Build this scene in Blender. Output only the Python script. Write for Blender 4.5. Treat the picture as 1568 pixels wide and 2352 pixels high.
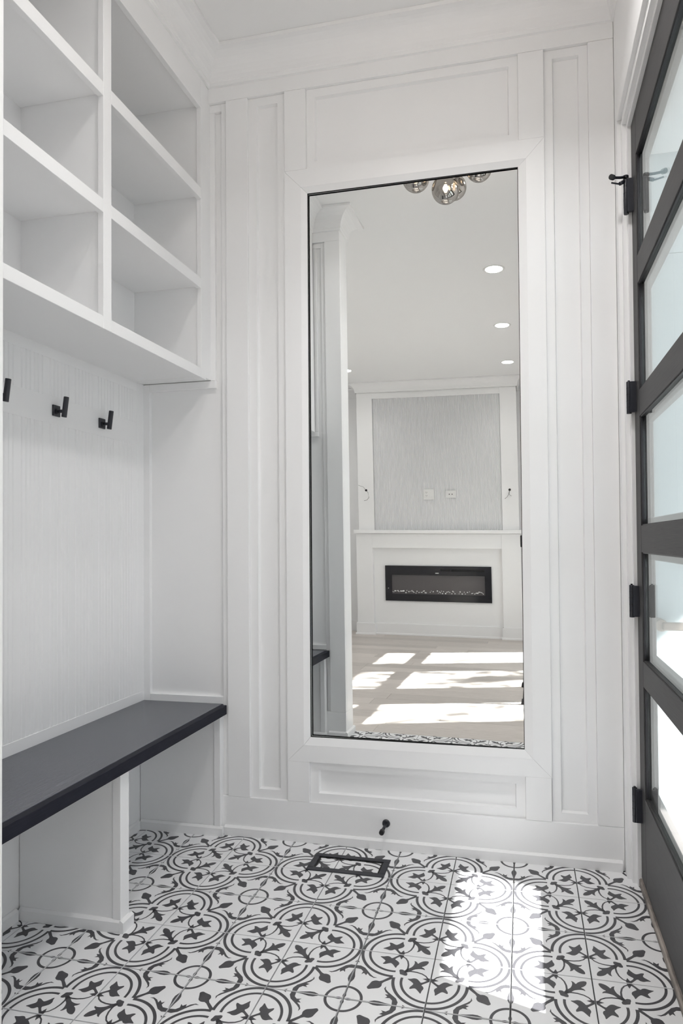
import bpy, bmesh, math, random
from mathutils import Matrix, Vector

random.seed(7)
scene = bpy.context.scene
COL = scene.collection
for o in list(bpy.data.objects):
    bpy.data.objects.remove(o)

# ------------------------------------------------------------------ camera
CAM_Z = 1.1160
F_PX, PPX, PPY = 1545.92, 859.30, 1216.58
RIGHT = Vector((0.9756445, 0.2192177, -0.0078406))
FWD = Vector((-0.2190544, 0.9755516, 0.0177290))
UP = Vector((0.0115354, -0.0155797, 0.9998121))
cam_data = bpy.data.cameras.new('camera')
cam = bpy.data.objects.new('camera', cam_data)
COL.objects.link(cam)
cam_data.sensor_fit = 'VERTICAL'
cam_data.sensor_height = 36.0
cam_data.sensor_width = 24.0
cam_data.lens = F_PX / 2352 * 36.0
cam_data.shift_x = -(PPX - 784) / 2352
cam_data.shift_y = (PPY - 1176) / 2352
cam_data.clip_start = 0.005
m = Matrix.Identity(4)
for i in range(3):
    m[i][0], m[i][1], m[i][2] = RIGHT[i], UP[i], -FWD[i]
m[2][3] = CAM_Z
cam.matrix_world = m
scene.camera = cam

# ------------------------------------------------------------------ world, sun, exposure
world = bpy.data.worlds.new('daylight_sky')
scene.world = world
world.use_nodes = True
bg = world.node_tree.nodes['Background']
bg.inputs['Color'].default_value = (0.88, 0.945, 1.0, 1)
bg.inputs['Strength'].default_value = 1.7

sun_d = bpy.data.lights.new('sun', 'SUN')
sun_d.energy = 28.0
sun_d.angle = math.radians(0.7)
sun_d.color = (1.0, 0.985, 0.965)
sun = bpy.data.objects.new('sun', sun_d)
COL.objects.link(sun)
SUN_DIR = Vector((-1.0, 0.33, -1.0 * 1.053 * math.tan(math.radians(42.5)))).normalized()
sun.rotation_euler = SUN_DIR.to_track_quat('-Z', 'Y').to_euler()
sun.location = (6, -2, 6)

scene.view_settings.view_transform = 'Standard'
scene.view_settings.look = 'None'
scene.view_settings.gamma = 1.0
scene.view_settings.use_curve_mapping = False
scene.view_settings.exposure = 0.57
scene.cycles.use_denoising = True
scene.cycles.use_adaptive_sampling = True
scene.cycles.adaptive_threshold = 0.04
scene.cycles.use_auto_tile = False
scene.cycles.time_limit = 1100
scene.cycles.max_bounces = 8
scene.cycles.diffuse_bounces = 6
scene.cycles.glossy_bounces = 8
scene.cycles.transmission_bounces = 8
scene.cycles.transparent_max_bounces = 12
scene.cycles.sample_clamp_indirect = 3.0
scene.cycles.caustics_reflective = False
scene.cycles.caustics_refractive = False


def portal(name, loc, size, rot):
    d = bpy.data.lights.new(name, 'AREA')
    d.shape = 'RECTANGLE'
    d.size, d.size_y = size
    d.cycles.is_portal = True
    o = bpy.data.objects.new(name, d)
    o.location = loc
    o.rotation_euler = rot
    COL.objects.link(o)
    return o


# ------------------------------------------------------------------ materials
def mat(name, color, rough=0.5, metal=0.0, spec=0.5, **kw):
    mt = bpy.data.materials.new(name)
    mt.use_nodes = True
    b = mt.node_tree.nodes['Principled BSDF']
    b.inputs['Base Color'].default_value = (*color, 1)
    b.inputs['Roughness'].default_value = rough
    b.inputs['Metallic'].default_value = metal
    b.inputs['Specular IOR Level'].default_value = spec
    for k, v in kw.items():
        b.inputs[k.replace('_', ' ')].default_value = v
    return mt


def nodes(mt):
    nt = mt.node_tree
    return nt, nt.nodes, nt.links, nt.nodes['Principled BSDF']


def add_noise_bump(mt, scale, strength, stretch=(1, 1, 1), dist=0.002, detail=3):
    nt, N, L, b = nodes(mt)
    tc = N.new('ShaderNodeTexCoord')
    mp = N.new('ShaderNodeMapping')
    mp.inputs['Scale'].default_value = stretch
    nz = N.new('ShaderNodeTexNoise')
    nz.inputs['Scale'].default_value = scale
    nz.inputs['Detail'].default_value = detail
    bp = N.new('ShaderNodeBump')
    bp.inputs['Strength'].default_value = strength
    bp.inputs['Distance'].default_value = dist
    L.new(tc.outputs['Object'], mp.inputs['Vector'])
    L.new(mp.outputs['Vector'], nz.inputs['Vector'])
    L.new(nz.outputs['Fac'], bp.inputs['Height'])
    L.new(bp.outputs['Normal'], b.inputs['Normal'])
    return nz


def grain_color(mt, c0, c1, scale, stretch, detail=5, lo=0.35, hi=0.65, coord='Object'):
    nt, N, L, b = nodes(mt)
    tc = N.new('ShaderNodeTexCoord')
    mp = N.new('ShaderNodeMapping')
    mp.inputs['Scale'].default_value = stretch
    nz = N.new('ShaderNodeTexNoise')
    nz.inputs['Scale'].default_value = scale
    nz.inputs['Detail'].default_value = detail
    nz.inputs['Roughness'].default_value = 0.65
    cr = N.new('ShaderNodeValToRGB')
    cr.color_ramp.elements[0].position = lo
    cr.color_ramp.elements[0].color = (*c0, 1)
    cr.color_ramp.elements[1].position = hi
    cr.color_ramp.elements[1].color = (*c1, 1)
    L.new(tc.outputs[coord], mp.inputs['Vector'])
    L.new(mp.outputs['Vector'], nz.inputs['Vector'])
    L.new(nz.outputs['Fac'], cr.inputs['Fac'])
    L.new(cr.outputs['Color'], b.inputs['Base Color'])
    return nz, cr


WHITE = mat('white_satin_paint', (0.87, 0.87, 0.875), 0.42, spec=0.4)
CEIL = mat('ceiling_flat_paint', (0.87, 0.87, 0.873), 0.8, spec=0.2)
BENCH_SHEEN = mat('black_oak_top_sheen', (0.02, 0.021, 0.027), 0.27, spec=0.9)
grain_color(BENCH_SHEEN, (0.044, 0.047, 0.064), (0.092, 0.096, 0.118), 14, (22, 1, 22), lo=0.3, hi=0.75)  # grain lightened: grazing sheen of the seat top put into the colour
add_noise_bump(BENCH_SHEEN, 20, 0.25, (30, 1.2, 30), dist=0.001)
BENCH_EDGE = mat('black_stained_oak_edge', (0.011, 0.012, 0.02), 0.55, spec=0.15)  # same oak for the front face, kept darker without the painted sheen
grain_color(BENCH_EDGE, (0.005, 0.006, 0.012), (0.013, 0.014, 0.024), 14, (22, 1, 22), lo=0.3, hi=0.75)
METAL_BLACK = mat('matte_black_metal', (0.012, 0.013, 0.02), 0.42, metal=0.0, spec=0.5)
DOOR = mat('charcoal_grained_door', (0.06, 0.055, 0.052), 0.5, spec=0.25)
grain_color(DOOR, (0.028, 0.027, 0.029), (0.052, 0.050, 0.050), 9, (40, 1, 40), lo=0.3, hi=0.72)
add_noise_bump(DOOR, 18, 0.3, (40, 1.5, 40), dist=0.0008)
DOOR_V = mat('charcoal_grained_door_upright', (0.06, 0.055, 0.052), 0.5, spec=0.25)
grain_color(DOOR_V, (0.028, 0.027, 0.029), (0.052, 0.050, 0.050), 9, (40, 40, 1), lo=0.3, hi=0.72)
add_noise_bump(DOOR_V, 18, 0.3, (40, 40, 1.5), dist=0.0008)
DOOR_EDGE = mat('black_glazing_bead', (0.010, 0.009, 0.012), 0.4)
OUTER = mat('taupe_outer_sash', (0.17, 0.155, 0.15), 0.5)
NICKEL = mat('warm_nickel', (0.30, 0.25, 0.215), 0.42, metal=0.4)
THRESH = mat('worn_wood_threshold', (0.2, 0.17, 0.15), 0.6)
grain_color(THRESH, (0.06, 0.05, 0.045), (0.33, 0.29, 0.26), 5, (6, 1.2, 6), lo=0.35, hi=0.6)
CHROME_GLASS = bpy.data.materials.new('smoked_mirror_glass')
CHROME_GLASS.use_nodes = True
nt = CHROME_GLASS.node_tree
nt.nodes.remove(nt.nodes['Principled BSDF'])
gg = nt.nodes.new('ShaderNodeBsdfGlossy')
gg.inputs['Color'].default_value = (0.52, 0.50, 0.48, 1)
gg.inputs['Roughness'].default_value = 0.02
gt = nt.nodes.new('ShaderNodeBsdfTransparent')
gt.inputs['Color'].default_value = (0.75, 0.70, 0.66, 1)
gmx = nt.nodes.new('ShaderNodeMixShader')
gmx.inputs[0].default_value = 0.74
nt.links.new(gt.outputs[0], gmx.inputs[1])
nt.links.new(gg.outputs[0], gmx.inputs[2])
nt.links.new(gmx.outputs[0], nt.nodes['Material Output'].inputs['Surface'])
CHROME = mat('polished_chrome', (0.75, 0.74, 0.73), 0.12, metal=1.0)
GROUT = mat('grey_grout', (0.05, 0.05, 0.055), 0.85)
TILE_W = mat('white_cement_tile', (0.86, 0.86, 0.87), 0.38, spec=0.45)
TILE_D = mat('charcoal_tile_print', (0.062, 0.061, 0.068), 0.42, spec=0.45)
nz, cr = grain_color(TILE_D, (0.050, 0.049, 0.056), (0.080, 0.078, 0.084), 380, (1, 1, 1), lo=0.3, hi=0.7)
PLASTIC = mat('white_plastic', (0.78, 0.78, 0.77), 0.35)
DARK = mat('dark_hole', (0.01, 0.01, 0.01), 0.8)
RUBBER = mat('black_rubber', (0.014, 0.014, 0.016), 0.7)
WIRE = mat('grey_wire', (0.12, 0.11, 0.11), 0.5)
GLOSS_BLACK = mat('gloss_black_glass', (0.006, 0.006, 0.009), 0.06, spec=0.6)
FIRE_GLASS = mat('smoked_fire_glass', (0.085, 0.078, 0.080), 0.10, spec=0.7)
CRYSTAL = mat('clear_crystal', (0.85, 0.85, 0.85), 0.15)
GROUND = mat('grey_asphalt', (0.16, 0.165, 0.165), 0.9)
LEAF = mat('leaf_green', (0.06, 0.13, 0.03), 0.6)
BARK = mat('bark_brown', (0.10, 0.07, 0.05), 0.9)

# wood floor
OAK = mat('pale_grey_oak', (0.42, 0.39, 0.36), 0.42, spec=0.4)
nt, N, L, b = nodes(OAK)
nz, cr = grain_color(OAK, (0.475, 0.43, 0.395), (0.635, 0.59, 0.555), 7, (1.4, 26, 26), lo=0.3, hi=0.7)
oi = N.new('ShaderNodeObjectInfo')
hs = N.new('ShaderNodeHueSaturation')
mr = N.new('ShaderNodeMapRange')
mr.inputs['To Min'].default_value = 0.86
mr.inputs['To Max'].default_value = 1.12
L.new(oi.outputs['Random'], mr.inputs['Value'])
L.new(mr.outputs['Result'], hs.inputs['Value'])
L.new(cr.outputs['Color'], hs.inputs['Color'])
L.new(hs.outputs['Color'], b.inputs['Base Color'])

# mirror silver with a faint green cast of the glass
MIRROR = mat('silvered_glass', (0.90, 0.915, 0.905), 0.0, metal=1.0)

# clear pane: thin glass that lets sun through, reflects more at a grazing view
PANE = bpy.data.materials.new('clear_pane')
PANE.use_nodes = True
nt = PANE.node_tree
for n in list(nt.nodes):
    if n.type != 'OUTPUT_MATERIAL':
        nt.nodes.remove(n)
out = [n for n in nt.nodes if n.type == 'OUTPUT_MATERIAL'][0]
tr = nt.nodes.new('ShaderNodeBsdfTransparent')
tr.inputs['Color'].default_value = (0.978, 0.99, 0.988, 1)
gl = nt.nodes.new('ShaderNodeBsdfGlossy')
gl.inputs['Roughness'].default_value = 0.0
gl.inputs['Color'].default_value = (0.95, 1.0, 1.0, 1)
fr = nt.nodes.new('ShaderNodeFresnel')
fr.inputs['IOR'].default_value = 1.5
# both faces of the sheet reflect alike: undo the node's own inversion on back faces
gm = nt.nodes.new('ShaderNodeNewGeometry')
ior = nt.nodes.new('ShaderNodeMapRange')
ior.inputs['To Min'].default_value = 1.5
ior.inputs['To Max'].default_value = 1 / 1.5
nt.links.new(gm.outputs['Backfacing'], ior.inputs['Value'])
nt.links.new(ior.outputs['Result'], fr.inputs['IOR'])
mx = nt.nodes.new('ShaderNodeMixShader')
nt.links.new(fr.outputs[0], mx.inputs[0])
nt.links.new(tr.outputs[0], mx.inputs[1])
nt.links.new(gl.outputs[0], mx.inputs[2])
nt.links.new(mx.outputs[0], out.inputs['Surface'])

# coarse white render / grained paint of the porch
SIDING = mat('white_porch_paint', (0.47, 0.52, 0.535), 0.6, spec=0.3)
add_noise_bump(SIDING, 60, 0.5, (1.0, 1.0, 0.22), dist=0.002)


def emit(name, color, strength):
    mt = bpy.data.materials.new(name)
    mt.use_nodes = True
    b = mt.node_tree.nodes['Principled BSDF']
    b.inputs['Base Color'].default_value = (0.9, 0.9, 0.9, 1)
    b.inputs['Emission Color'].default_value = (*color, 1)
    b.inputs['Emission Strength'].default_value = strength
    return mt


LAMP = emit('lit_diffuser', (1.0, 0.97, 0.93), 22.0)
BULB = emit('glowing_filament', (1.0, 0.80, 0.55), 60.0)


# ------------------------------------------------------------------ object helpers
def tag(o, label=None, cat=None, group=None, kind=None):
    if label:
        o['label'] = label
    if cat:
        o['category'] = cat
    if group:
        o['group'] = group
    if kind:
        o['kind'] = kind
    return o


def empty(name, loc=(0, 0, 0), **kw):
    o = bpy.data.objects.new(name, None)
    o.location = loc
    o.empty_display_size = 0.1
    COL.objects.link(o)
    return tag(o, **kw)


def link_mesh(name, me, mt, parent=None, smooth=False):
    if mt is not None:
        me.materials.clear()
        for x in (mt if isinstance(mt, (list, tuple)) else [mt]):
            me.materials.append(x)
    if smooth:
        me.polygons.foreach_set('use_smooth', [True] * len(me.polygons))
    o = bpy.data.objects.new(name, me)
    COL.objects.link(o)
    if parent is not None:
        set_parent(o, parent)
    return o


def abs_loc(o):
    v = Vector(o.location)
    while o.parent is not None:
        o = o.parent
        v = v + Vector(o.location)
    return v


def set_parent(o, parent):
    # parents are never rotated or scaled: keep the world place
    o.parent = parent
    o.location = Vector(o.location) - abs_loc(parent)


def from_bm(name, bm, mt, parent=None, smooth=False):
    me = bpy.data.meshes.new(name)
    bmesh.ops.recalc_face_normals(bm, faces=bm.faces)
    bm.to_mesh(me)
    bm.free()
    return link_mesh(name, me, mt, parent, smooth)


def box(name, x0, x1, y0, y1, z0, z1, mt, parent=None, bev=0.0012, seg=1):
    if x1 < x0: x0, x1 = x1, x0
    if y1 < y0: y0, y1 = y1, y0
    if z1 < z0: z0, z1 = z1, z0
    c = Vector(((x0 + x1) / 2, (y0 + y1) / 2, (z0 + z1) / 2))
    bm = bmesh.new()
    bmesh.ops.create_cube(bm, size=1.0)
    bmesh.ops.scale(bm, vec=(x1 - x0, y1 - y0, z1 - z0), verts=bm.verts)
    mn = min(x1 - x0, y1 - y0, z1 - z0)
    if bev and mn > bev * 2.5:
        bmesh.ops.bevel(bm, geom=list(bm.edges), offset=bev, segments=seg, affect='EDGES', profile=0.5)
    me = bpy.data.meshes.new(name)
    bm.to_mesh(me)
    bm.free()
    o = link_mesh(name, me, mt)
    o.location = c
    if parent is not None:
        set_parent(o, parent)
    return o


def cyl(name, p0, p1, r0, mt, parent=None, r1=None, seg=24, bev=0.0, smooth=True):
    p0, p1 = Vector(p0), Vector(p1)
    r1 = r0 if r1 is None else r1
    d = p1 - p0
    bm = bmesh.new()
    bmesh.ops.create_cone(bm, cap_ends=True, segments=seg, radius1=r0, radius2=r1, depth=d.length)
    if bev:
        es = [e for e in bm.edges if all(len(f.verts) > 4 or True for f in e.link_faces) and any(len(f.verts) == seg for f in e.link_faces)]
        bmesh.ops.bevel(bm, geom=es, offset=bev, segments=2, affect='EDGES', profile=0.5)
    q = d.to_track_quat('Z', 'Y').to_matrix().to_4x4()
    bmesh.ops.transform(bm, matrix=q, verts=bm.verts)
    me = bpy.data.meshes.new(name)
    bm.to_mesh(me)
    bm.free()
    o = link_mesh(name, me, mt)
    if smooth:
        me.polygons.foreach_set('use_smooth', [len(p.vertices) == 4 for p in me.polygons])
    o.location = (p0 + p1) / 2
    if parent is not None:
        set_parent(o, parent)
    return o


def lathe(name, prof, loc, mt, parent=None, seg=32, axis='Z', smooth=True):
    """prof: list of (radius, height)"""
    bm = bmesh.new()
    rings = []
    for r, h in prof:
        rings.append([bm.verts.new((max(r, 1e-5) * math.cos(2 * math.pi * k / seg), max(r, 1e-5) * math.sin(2 * math.pi * k / seg), h)) for k in range(seg)])
    for a, b2 in zip(rings, rings[1:]):
        for k in range(seg):
            bm.faces.new((a[k], a[(k + 1) % seg], b2[(k + 1) % seg], b2[k]))
    if axis == 'Y-':
        bmesh.ops.rotate(bm, matrix=Matrix.Rotation(math.radians(90), 3, 'X'), verts=bm.verts)
    elif axis == 'X':
        bmesh.ops.rotate(bm, matrix=Matrix.Rotation(math.radians(90), 3, 'Y'), verts=bm.verts)
    o = from_bm(name, bm, mt, None, smooth)
    o.location = loc
    if parent is not None:
        set_parent(o, parent)
    return o


def prism(name, pts, y0, y1, mt, parent=None, plane='XZ'):
    """extrude a polygon; plane XZ -> along Y, YZ -> along X, XY -> along Z"""
    bm = bmesh.new()

    def P(a, b2, c):
        return {'XZ': (a, c, b2), 'YZ': (c, a, b2), 'XY': (a, b2, c)}[plane]
    v0 = [bm.verts.new(P(a, b2, y0)) for a, b2 in pts]
    v1 = [bm.verts.new(P(a, b2, y1)) for a, b2 in pts]
    bm.faces.new(v0)
    bm.faces.new(v1)
    n = len(pts)
    for k in range(n):
        bm.faces.new((v0[k], v0[(k + 1) % n], v1[(k + 1) % n], v1[k]))
    return from_bm(name, bm, mt, parent)


def hexa(name, vs, mt, parent=None):
    """8 corners: 4 of one end, 4 of the other in the same order"""
    bm = bmesh.new()
    v = [bm.verts.new(p) for p in vs]
    for f in ((0, 1, 2, 3), (4, 5, 6, 7), (0, 1, 5, 4), (1, 2, 6, 5), (2, 3, 7, 6), (3, 0, 4, 7)):
        bm.faces.new([v[i] for i in f])
    return from_bm(name, bm, mt, parent)


def tube(name, pts, r, mt, parent=None, seg=8):
    pts = [Vector(p) for p in pts]
    bm = bmesh.new()
    rings = []
    for i, p in enumerate(pts):
        d = (pts[min(i + 1, len(pts) - 1)] - pts[max(i - 1, 0)]).normalized()
        q = d.to_track_quat('Z', 'Y')
        rings.append([bm.verts.new(p + q @ Vector((r * math.cos(2 * math.pi * k / seg), r * math.sin(2 * math.pi * k / seg), 0))) for k in range(seg)])
    for a, b2 in zip(rings, rings[1:]):
        for k in range(seg):
            bm.faces.new((a[k], a[(k + 1) % seg], b2[(k + 1) % seg], b2[k]))
    bm.faces.new(rings[0])
    bm.faces.new(rings[-1])
    return from_bm(name, bm, mt, parent, True)


# ------------------------------------------------------------------ dimensions (metres)
YB = 2.412          # face of the boards on the mirror wall
YMOLD = 2.4250      # face of the panel mouldings
YFIELD = 2.4395     # panel fields
XALC = -1.49        # back of the bench alcove
XCAB = -1.195       # face of the cubby cabinet
XDW = 0.314         # face of the door casing
ZC = 3.009          # ceiling
YTILE = 1.0056      # tile to wood boundary
YPIER0, YPIER1, XPIER = 1.026, 1.167, -1.034
YF = -2.978         # face of the fireplace piers
XL, XR = -2.57, 0.36

# ------------------------------------------------------------------ floor of printed tiles
floor = box('floor', -1.72, 0.40, YTILE, 2.62, -0.05, -0.0095, GROUT, bev=0)
tag(floor, label='floor of white cement tiles with a charcoal quatrefoil print', kind='structure')
TS = 0.2
TX0, TY0, TROT = -0.6488, 1.8056, 0.0042


def stroke(pts, w, w1=None):
    """outline polygon quads of a stroked polyline"""
    n = len(pts)
    L_, R_ = [], []
    for i, pnt in enumerate(pts):
        a = Vector(pts[max(i - 1, 0)])
        b2 = Vector(pts[min(i + 1, n - 1)])
        d = (b2 - a).normalized()
        nn = Vector((-d.y, d.x))
        ww = w if w1 is None else w + (w1 - w) * i / (n - 1)
        L_.append(Vector(pnt) + nn * ww / 2)
        R_.append(Vector(pnt) - nn * ww / 2)
    return [[L_[i], L_[i + 1], R_[i + 1], R_[i]] for i in range(n - 1)]


def arc(c, r, a0, a1, n):
    return [(c[0] + r * math.cos(math.radians(a0 + (a1 - a0) * k / n)), c[1] + r * math.sin(math.radians(a0 + (a1 - a0) * k / n))) for k in range(n + 1)]


def smooth_poly(pts, it=1):
    for _ in range(it):
        q = []
        n = len(pts)
        for i in range(n):
            a, b2 = Vector(pts[i]), Vector(pts[(i + 1) % n])
            q += [a * 0.78 + b2 * 0.22, a * 0.22 + b2 * 0.78]
        pts = q
    return pts


def tile_print():
    polys = []
    half = []      # drawn once and mirrored over the tile's diagonal
    # outer and inner lobes of the quatrefoil
    half += stroke(arc((0.508, 0), 0.468, 0, 93, 20), 0.040)
    half += stroke(arc((0.512, 0), 0.365, 0, 97, 18), 0.034)
    # thin scroll that closes the inner lobe
    half += stroke([(0.335, 0.345), (0.322, 0.27), (0.325, 0.20), (0.345, 0.125), (0.38, 0.07), (0.43, 0.035), (0.47, 0.02)], 0.026, 0.016)
    half.append(smooth_poly([(0.473, 0.0), (0.512, 0.045), (0.564, 0.106), (0.594, 0.072), (0.631, 0.064), (0.676, 0.083), (0.733, 0.088), (0.679, 0.13), (0.644, 0.161), (0.641, 0.185), (0.669, 0.239), (0.633, 0.241), (0.585, 0.212), (0.558, 0.202), (0.523, 0.233), (0.477, 0.3), (0.47, 0.252), (0.448, 0.21), (0.455, 0.169), (0.494, 0.134), (0.522, 0.115), (0.502, 0.079), (0.45, 0.03), (0.45, 0.0)]))
    half.append([(0.415, 0.038), (0.44, 0.103), (0.467, 0.046), (0.467, 0.0), (0.42, 0.0)])
    half.append([(0.674, 0.531), (0.725, 0.525), (0.769, 0.487), (0.819, 0.429), (0.869, 0.369), (0.936, 0.335), (0.995, 0.34), (0.995, 0.40), (0.986, 0.401), (0.917, 0.408), (0.88, 0.445), (0.891, 0.505), (0.861, 0.478), (0.824, 0.515), (0.817, 0.473), (0.778, 0.517), (0.72, 0.546)])
    half.append([(0.995, 0.40), (0.976, 0.491), (0.958, 0.566), (0.959, 0.622), (0.980, 0.672), (0.995, 0.69)])
    half.append([(0.995, 0.235), (0.965, 0.275), (0.995, 0.268)])
    half.append([(0.995, 0.90), (0.983, 0.915), (0.978, 0.945), (0.985, 0.97), (0.995, 0.98)])
    half += stroke([(0.992, 0.66), (0.992, 0.99)], 0.010)
    for pl in half:
        polys.append([(a, b2) for a, b2 in pl])
        polys.append([(b2, a) for a, b2 in pl])
    # things on the diagonal
    k = [(0.30, 0.415), (0.31, 0.374), (0.336, 0.355), (0.348, 0.326)]
    knot = [(0.309, 0.418), (0.308, 0.372), (0.345, 0.345), (0.372, 0.308), (0.418, 0.309), (0.424, 0.339), (0.413, 0.366), (0.405, 0.405), (0.366, 0.413), (0.339, 0.424)]
    polys.append(smooth_poly(knot))
    f = [(0.365, 0.335), (0.338, 0.295), (0.31, 0.269), (0.272, 0.23), (0.252, 0.172), (0.25, 0.13), (0.264, 0.095), (0.228, 0.112), (0.207, 0.152), (0.186, 0.118), (0.15, 0.087), (0.104, 0.070), (0.075, 0.075)]
    fleur = f + [(b2, a) for a, b2 in reversed(f)]
    polys.append(smooth_poly(fleur))
    c = [(0.50, 0.473), (0.526, 0.494), (0.62, 0.595), (0.681, 0.587), (0.726, 0.614), (0.742, 0.665), (0.752, 0.695)]
    club = c + [(0.768, 0.735), (0.752, 0.762), (0.735, 0.768)] + [(b2, a) for a, b2 in reversed(c)]
    polys.append(smooth_poly(club))
    # ring about the outer corner
    polys += stroke(arc((1, 1), 0.222, 180, 270, 18), 0.036)
    return polys


def make_tile_mesh():
    bm = bmesh.new()
    g = 0.0016
    a, b2 = g, TS - g
    e = 0.0006
    # body with a small arris
    zt, zb = 0.0, -0.009
    top = [bm.verts.new(v) for v in ((a + e, a + e, zt), (b2 - e, a + e, zt), (b2 - e, b2 - e, zt), (a + e, b2 - e, zt))]
    mid = [bm.verts.new(v) for v in ((a, a, zt - e), (b2, a, zt - e), (b2, b2, zt - e), (a, b2, zt - e))]
    bot = [bm.verts.new(v) for v in ((a, a, zb), (b2, a, zb), (b2, b2, zb), (a, b2, zb))]
    bm.faces.new(top)
    for A, B in ((top, mid), (mid, bot)):
        for i in range(4):
            bm.faces.new((A[i], B[i], B[(i + 1) % 4], A[(i + 1) % 4]))
    for f in bm.faces:
        f.material_index = 0
    bmesh.ops.recalc_face_normals(bm, faces=bm.faces)
    z = 0.00012
    lim0, lim1 = (a + 0.0004) / TS, (b2 - 0.0004) / TS
    for pl in tile_print():
        q = []
        for u, v in pl:
            u = min(max(u, lim0), lim1)
            v = min(max(v, lim0), lim1)
            if not q or (abs(q[-1][0] - u) + abs(q[-1][1] - v)) > 1e-5:
                q.append((u, v))
        if len(q) > 2 and (abs(q[0][0] - q[-1][0]) + abs(q[0][1] - q[-1][1])) < 1e-5:
            q.pop()
        if len(q) < 3:
            continue
        area = sum(q[i][0] * q[(i + 1) % len(q)][1] - q[(i + 1) % len(q)][0] * q[i][1] for i in range(len(q)))
        if abs(area) < 1e-7:
            continue
        if area < 0:
            q.reverse()
        f = bm.faces.new([bm.verts.new((u * TS, v * TS, z)) for u, v in q])
        f.material_index = 1
    me = bpy.data.meshes.new('tile')
    bm.to_mesh(me)
    bm.free()
    me.materials.append(TILE_W)
    me.materials.append(TILE_D)
    return me


TILE_ME = make_tile_mesh()
ct, st = math.cos(TROT), math.sin(TROT)
for i in range(-5, 5):
    for j in range(-4, 3):
        ai = i if i % 2 == 0 else i + 1
        aj = j if j % 2 == 0 else j + 1
        right, up = ai == i, aj == j
        rot = {(True, True): 0, (False, True): 90, (False, False): 180, (True, False): 270}[(right, up)]
        px, py = ai * TS, aj * TS
        o = bpy.data.objects.new('tile', TILE_ME)
        COL.objects.link(o)
        o.location = (TX0 + px * ct - py * st, TY0 + px * st + py * ct, random.uniform(-0.0003, 0.0002))
        o.rotation_euler = (0, 0, math.radians(rot) + TROT)
        set_parent(o, floor)

# ------------------------------------------------------------------ wooden living room floor
floor2 = box('floor_wooden', XL - 0.1, XR + 0.14, -3.4, YTILE - 0.001, -0.05, -0.0125, DARK, bev=0)
tag(floor2, label='pale grey oak plank floor of the living room', kind='structure')
PW = 0.165
rows = int((YTILE + 3.36) / PW) + 1
plank_cache = {}
for r in range(rows):
    y1 = YTILE - 0.003 - r * PW
    y0 = y1 - PW + 0.0012
    x = XL - 0.08 - random.uniform(0, 1.2)
    while x < XR + 0.10:
        ln = random.choice((1.2, 1.5, 1.8, 2.1))
        xa, xb = max(x, XL - 0.08), min(x + ln, XR + 0.12)
        if xb - xa > 0.05:
            box('plank', xa + 0.0006, xb - 0.0006, y0, y1, -0.0122, -0.0002, OAK, floor2, bev=0.0008)
        x += ln

# ------------------------------------------------------------------ ceiling
ceiling = box('ceiling', XL - 0.1, XR + 0.14, -3.4, 2.62, ZC, ZC + 0.12, CEIL, bev=0)
tag(ceiling, label='flat white ceiling', kind='structure')

# ------------------------------------------------------------------ mirror wall (back wall)
wall_back = box('wall_back', -1.66, 0.40, YFIELD, 2.62, 0.0, ZC, WHITE, bev=0)
tag(wall_back, label='white panelled wall around the tall mirror', kind='structure')
B_Y0, B_Y1 = YB, YFIELD + 0.004


def wboard(name, x0, x1, z0, z1, y0=B_Y0, bev=0.0009):
    g = 0.0004
    return box(name, x0 + g, x1 - g, y0, B_Y1, z0 + g, z1 - g, WHITE, wall_back, bev=bev)


def panel_mould(x0, x1, z0, z1, w=0.032):
    """stepped moulding of four mitred strips set inside a panel opening"""
    q = 0.004
    for (A, B, Cc, D) in (
        ((x0, z0), (x1, z0), (x1 - w, z0 + w), (x0 + w, z0 + w)),
        ((x1, z0), (x1, z1), (x1 - w, z1 - w), (x1 - w, z0 + w)),
        ((x1, z1), (x0, z1), (x0 + w, z1 - w), (x1 - w, z1 - w)),
        ((x0, z1), (x0, z0), (x0 + w, z0 + w), (x0 + w, z1 - w)),
    ):
        def sl(pt):      # the inner edge of the strip slopes back to the field
            cx_, cz_ = (x0 + x1) / 2, (z0 + z1) / 2
            return (pt[0] + (q if pt[0] < cx_ else -q), pt[1] + (q if pt[1] < cz_ else -q))
        C2, D2 = sl(Cc), sl(D)
        hexa('panel_moulding', [(A[0], YMOLD, A[1]), (B[0], YMOLD, B[1]), (Cc[0], YMOLD, Cc[1]), (D[0], YMOLD, D[1]),
                                (A[0], YFIELD + 0.002, A[1]), (B[0], YFIELD + 0.002, B[1]), (C2[0], YFIELD + 0.002, C2[1]), (D2[0], YFIELD + 0.002, D2[1])], WHITE, wall_back)


ZB, ZT = 0.145, 2.842
wboard('bottom_board', -1.148, XDW, 0.0, ZB)
wboard('frieze_board', -1.205, XDW, ZT, ZC - 0.002)
wboard('stile', -1.124, -1.034, ZB, ZT)
wboard('stile', -0.883, -0.797, 2.531, ZT)
wboard('stile', -0.883, -0.797, ZB, 0.295)
wboard('stile', -0.009, 0.080, 2.531, ZT)
wboard('stile', -0.010, 0.079, ZB, 0.295)
wboard('stile', 0.229, XDW, ZB, ZT)
panel_mould(-1.034, -0.883, ZB, ZT)
panel_mould(0.080, 0.229, ZB, ZT, 0.030)
panel_mould(-0.797, -0.009, 2.531, ZT)
panel_mould(-0.797, -0.010, ZB, 0.295)
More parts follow.
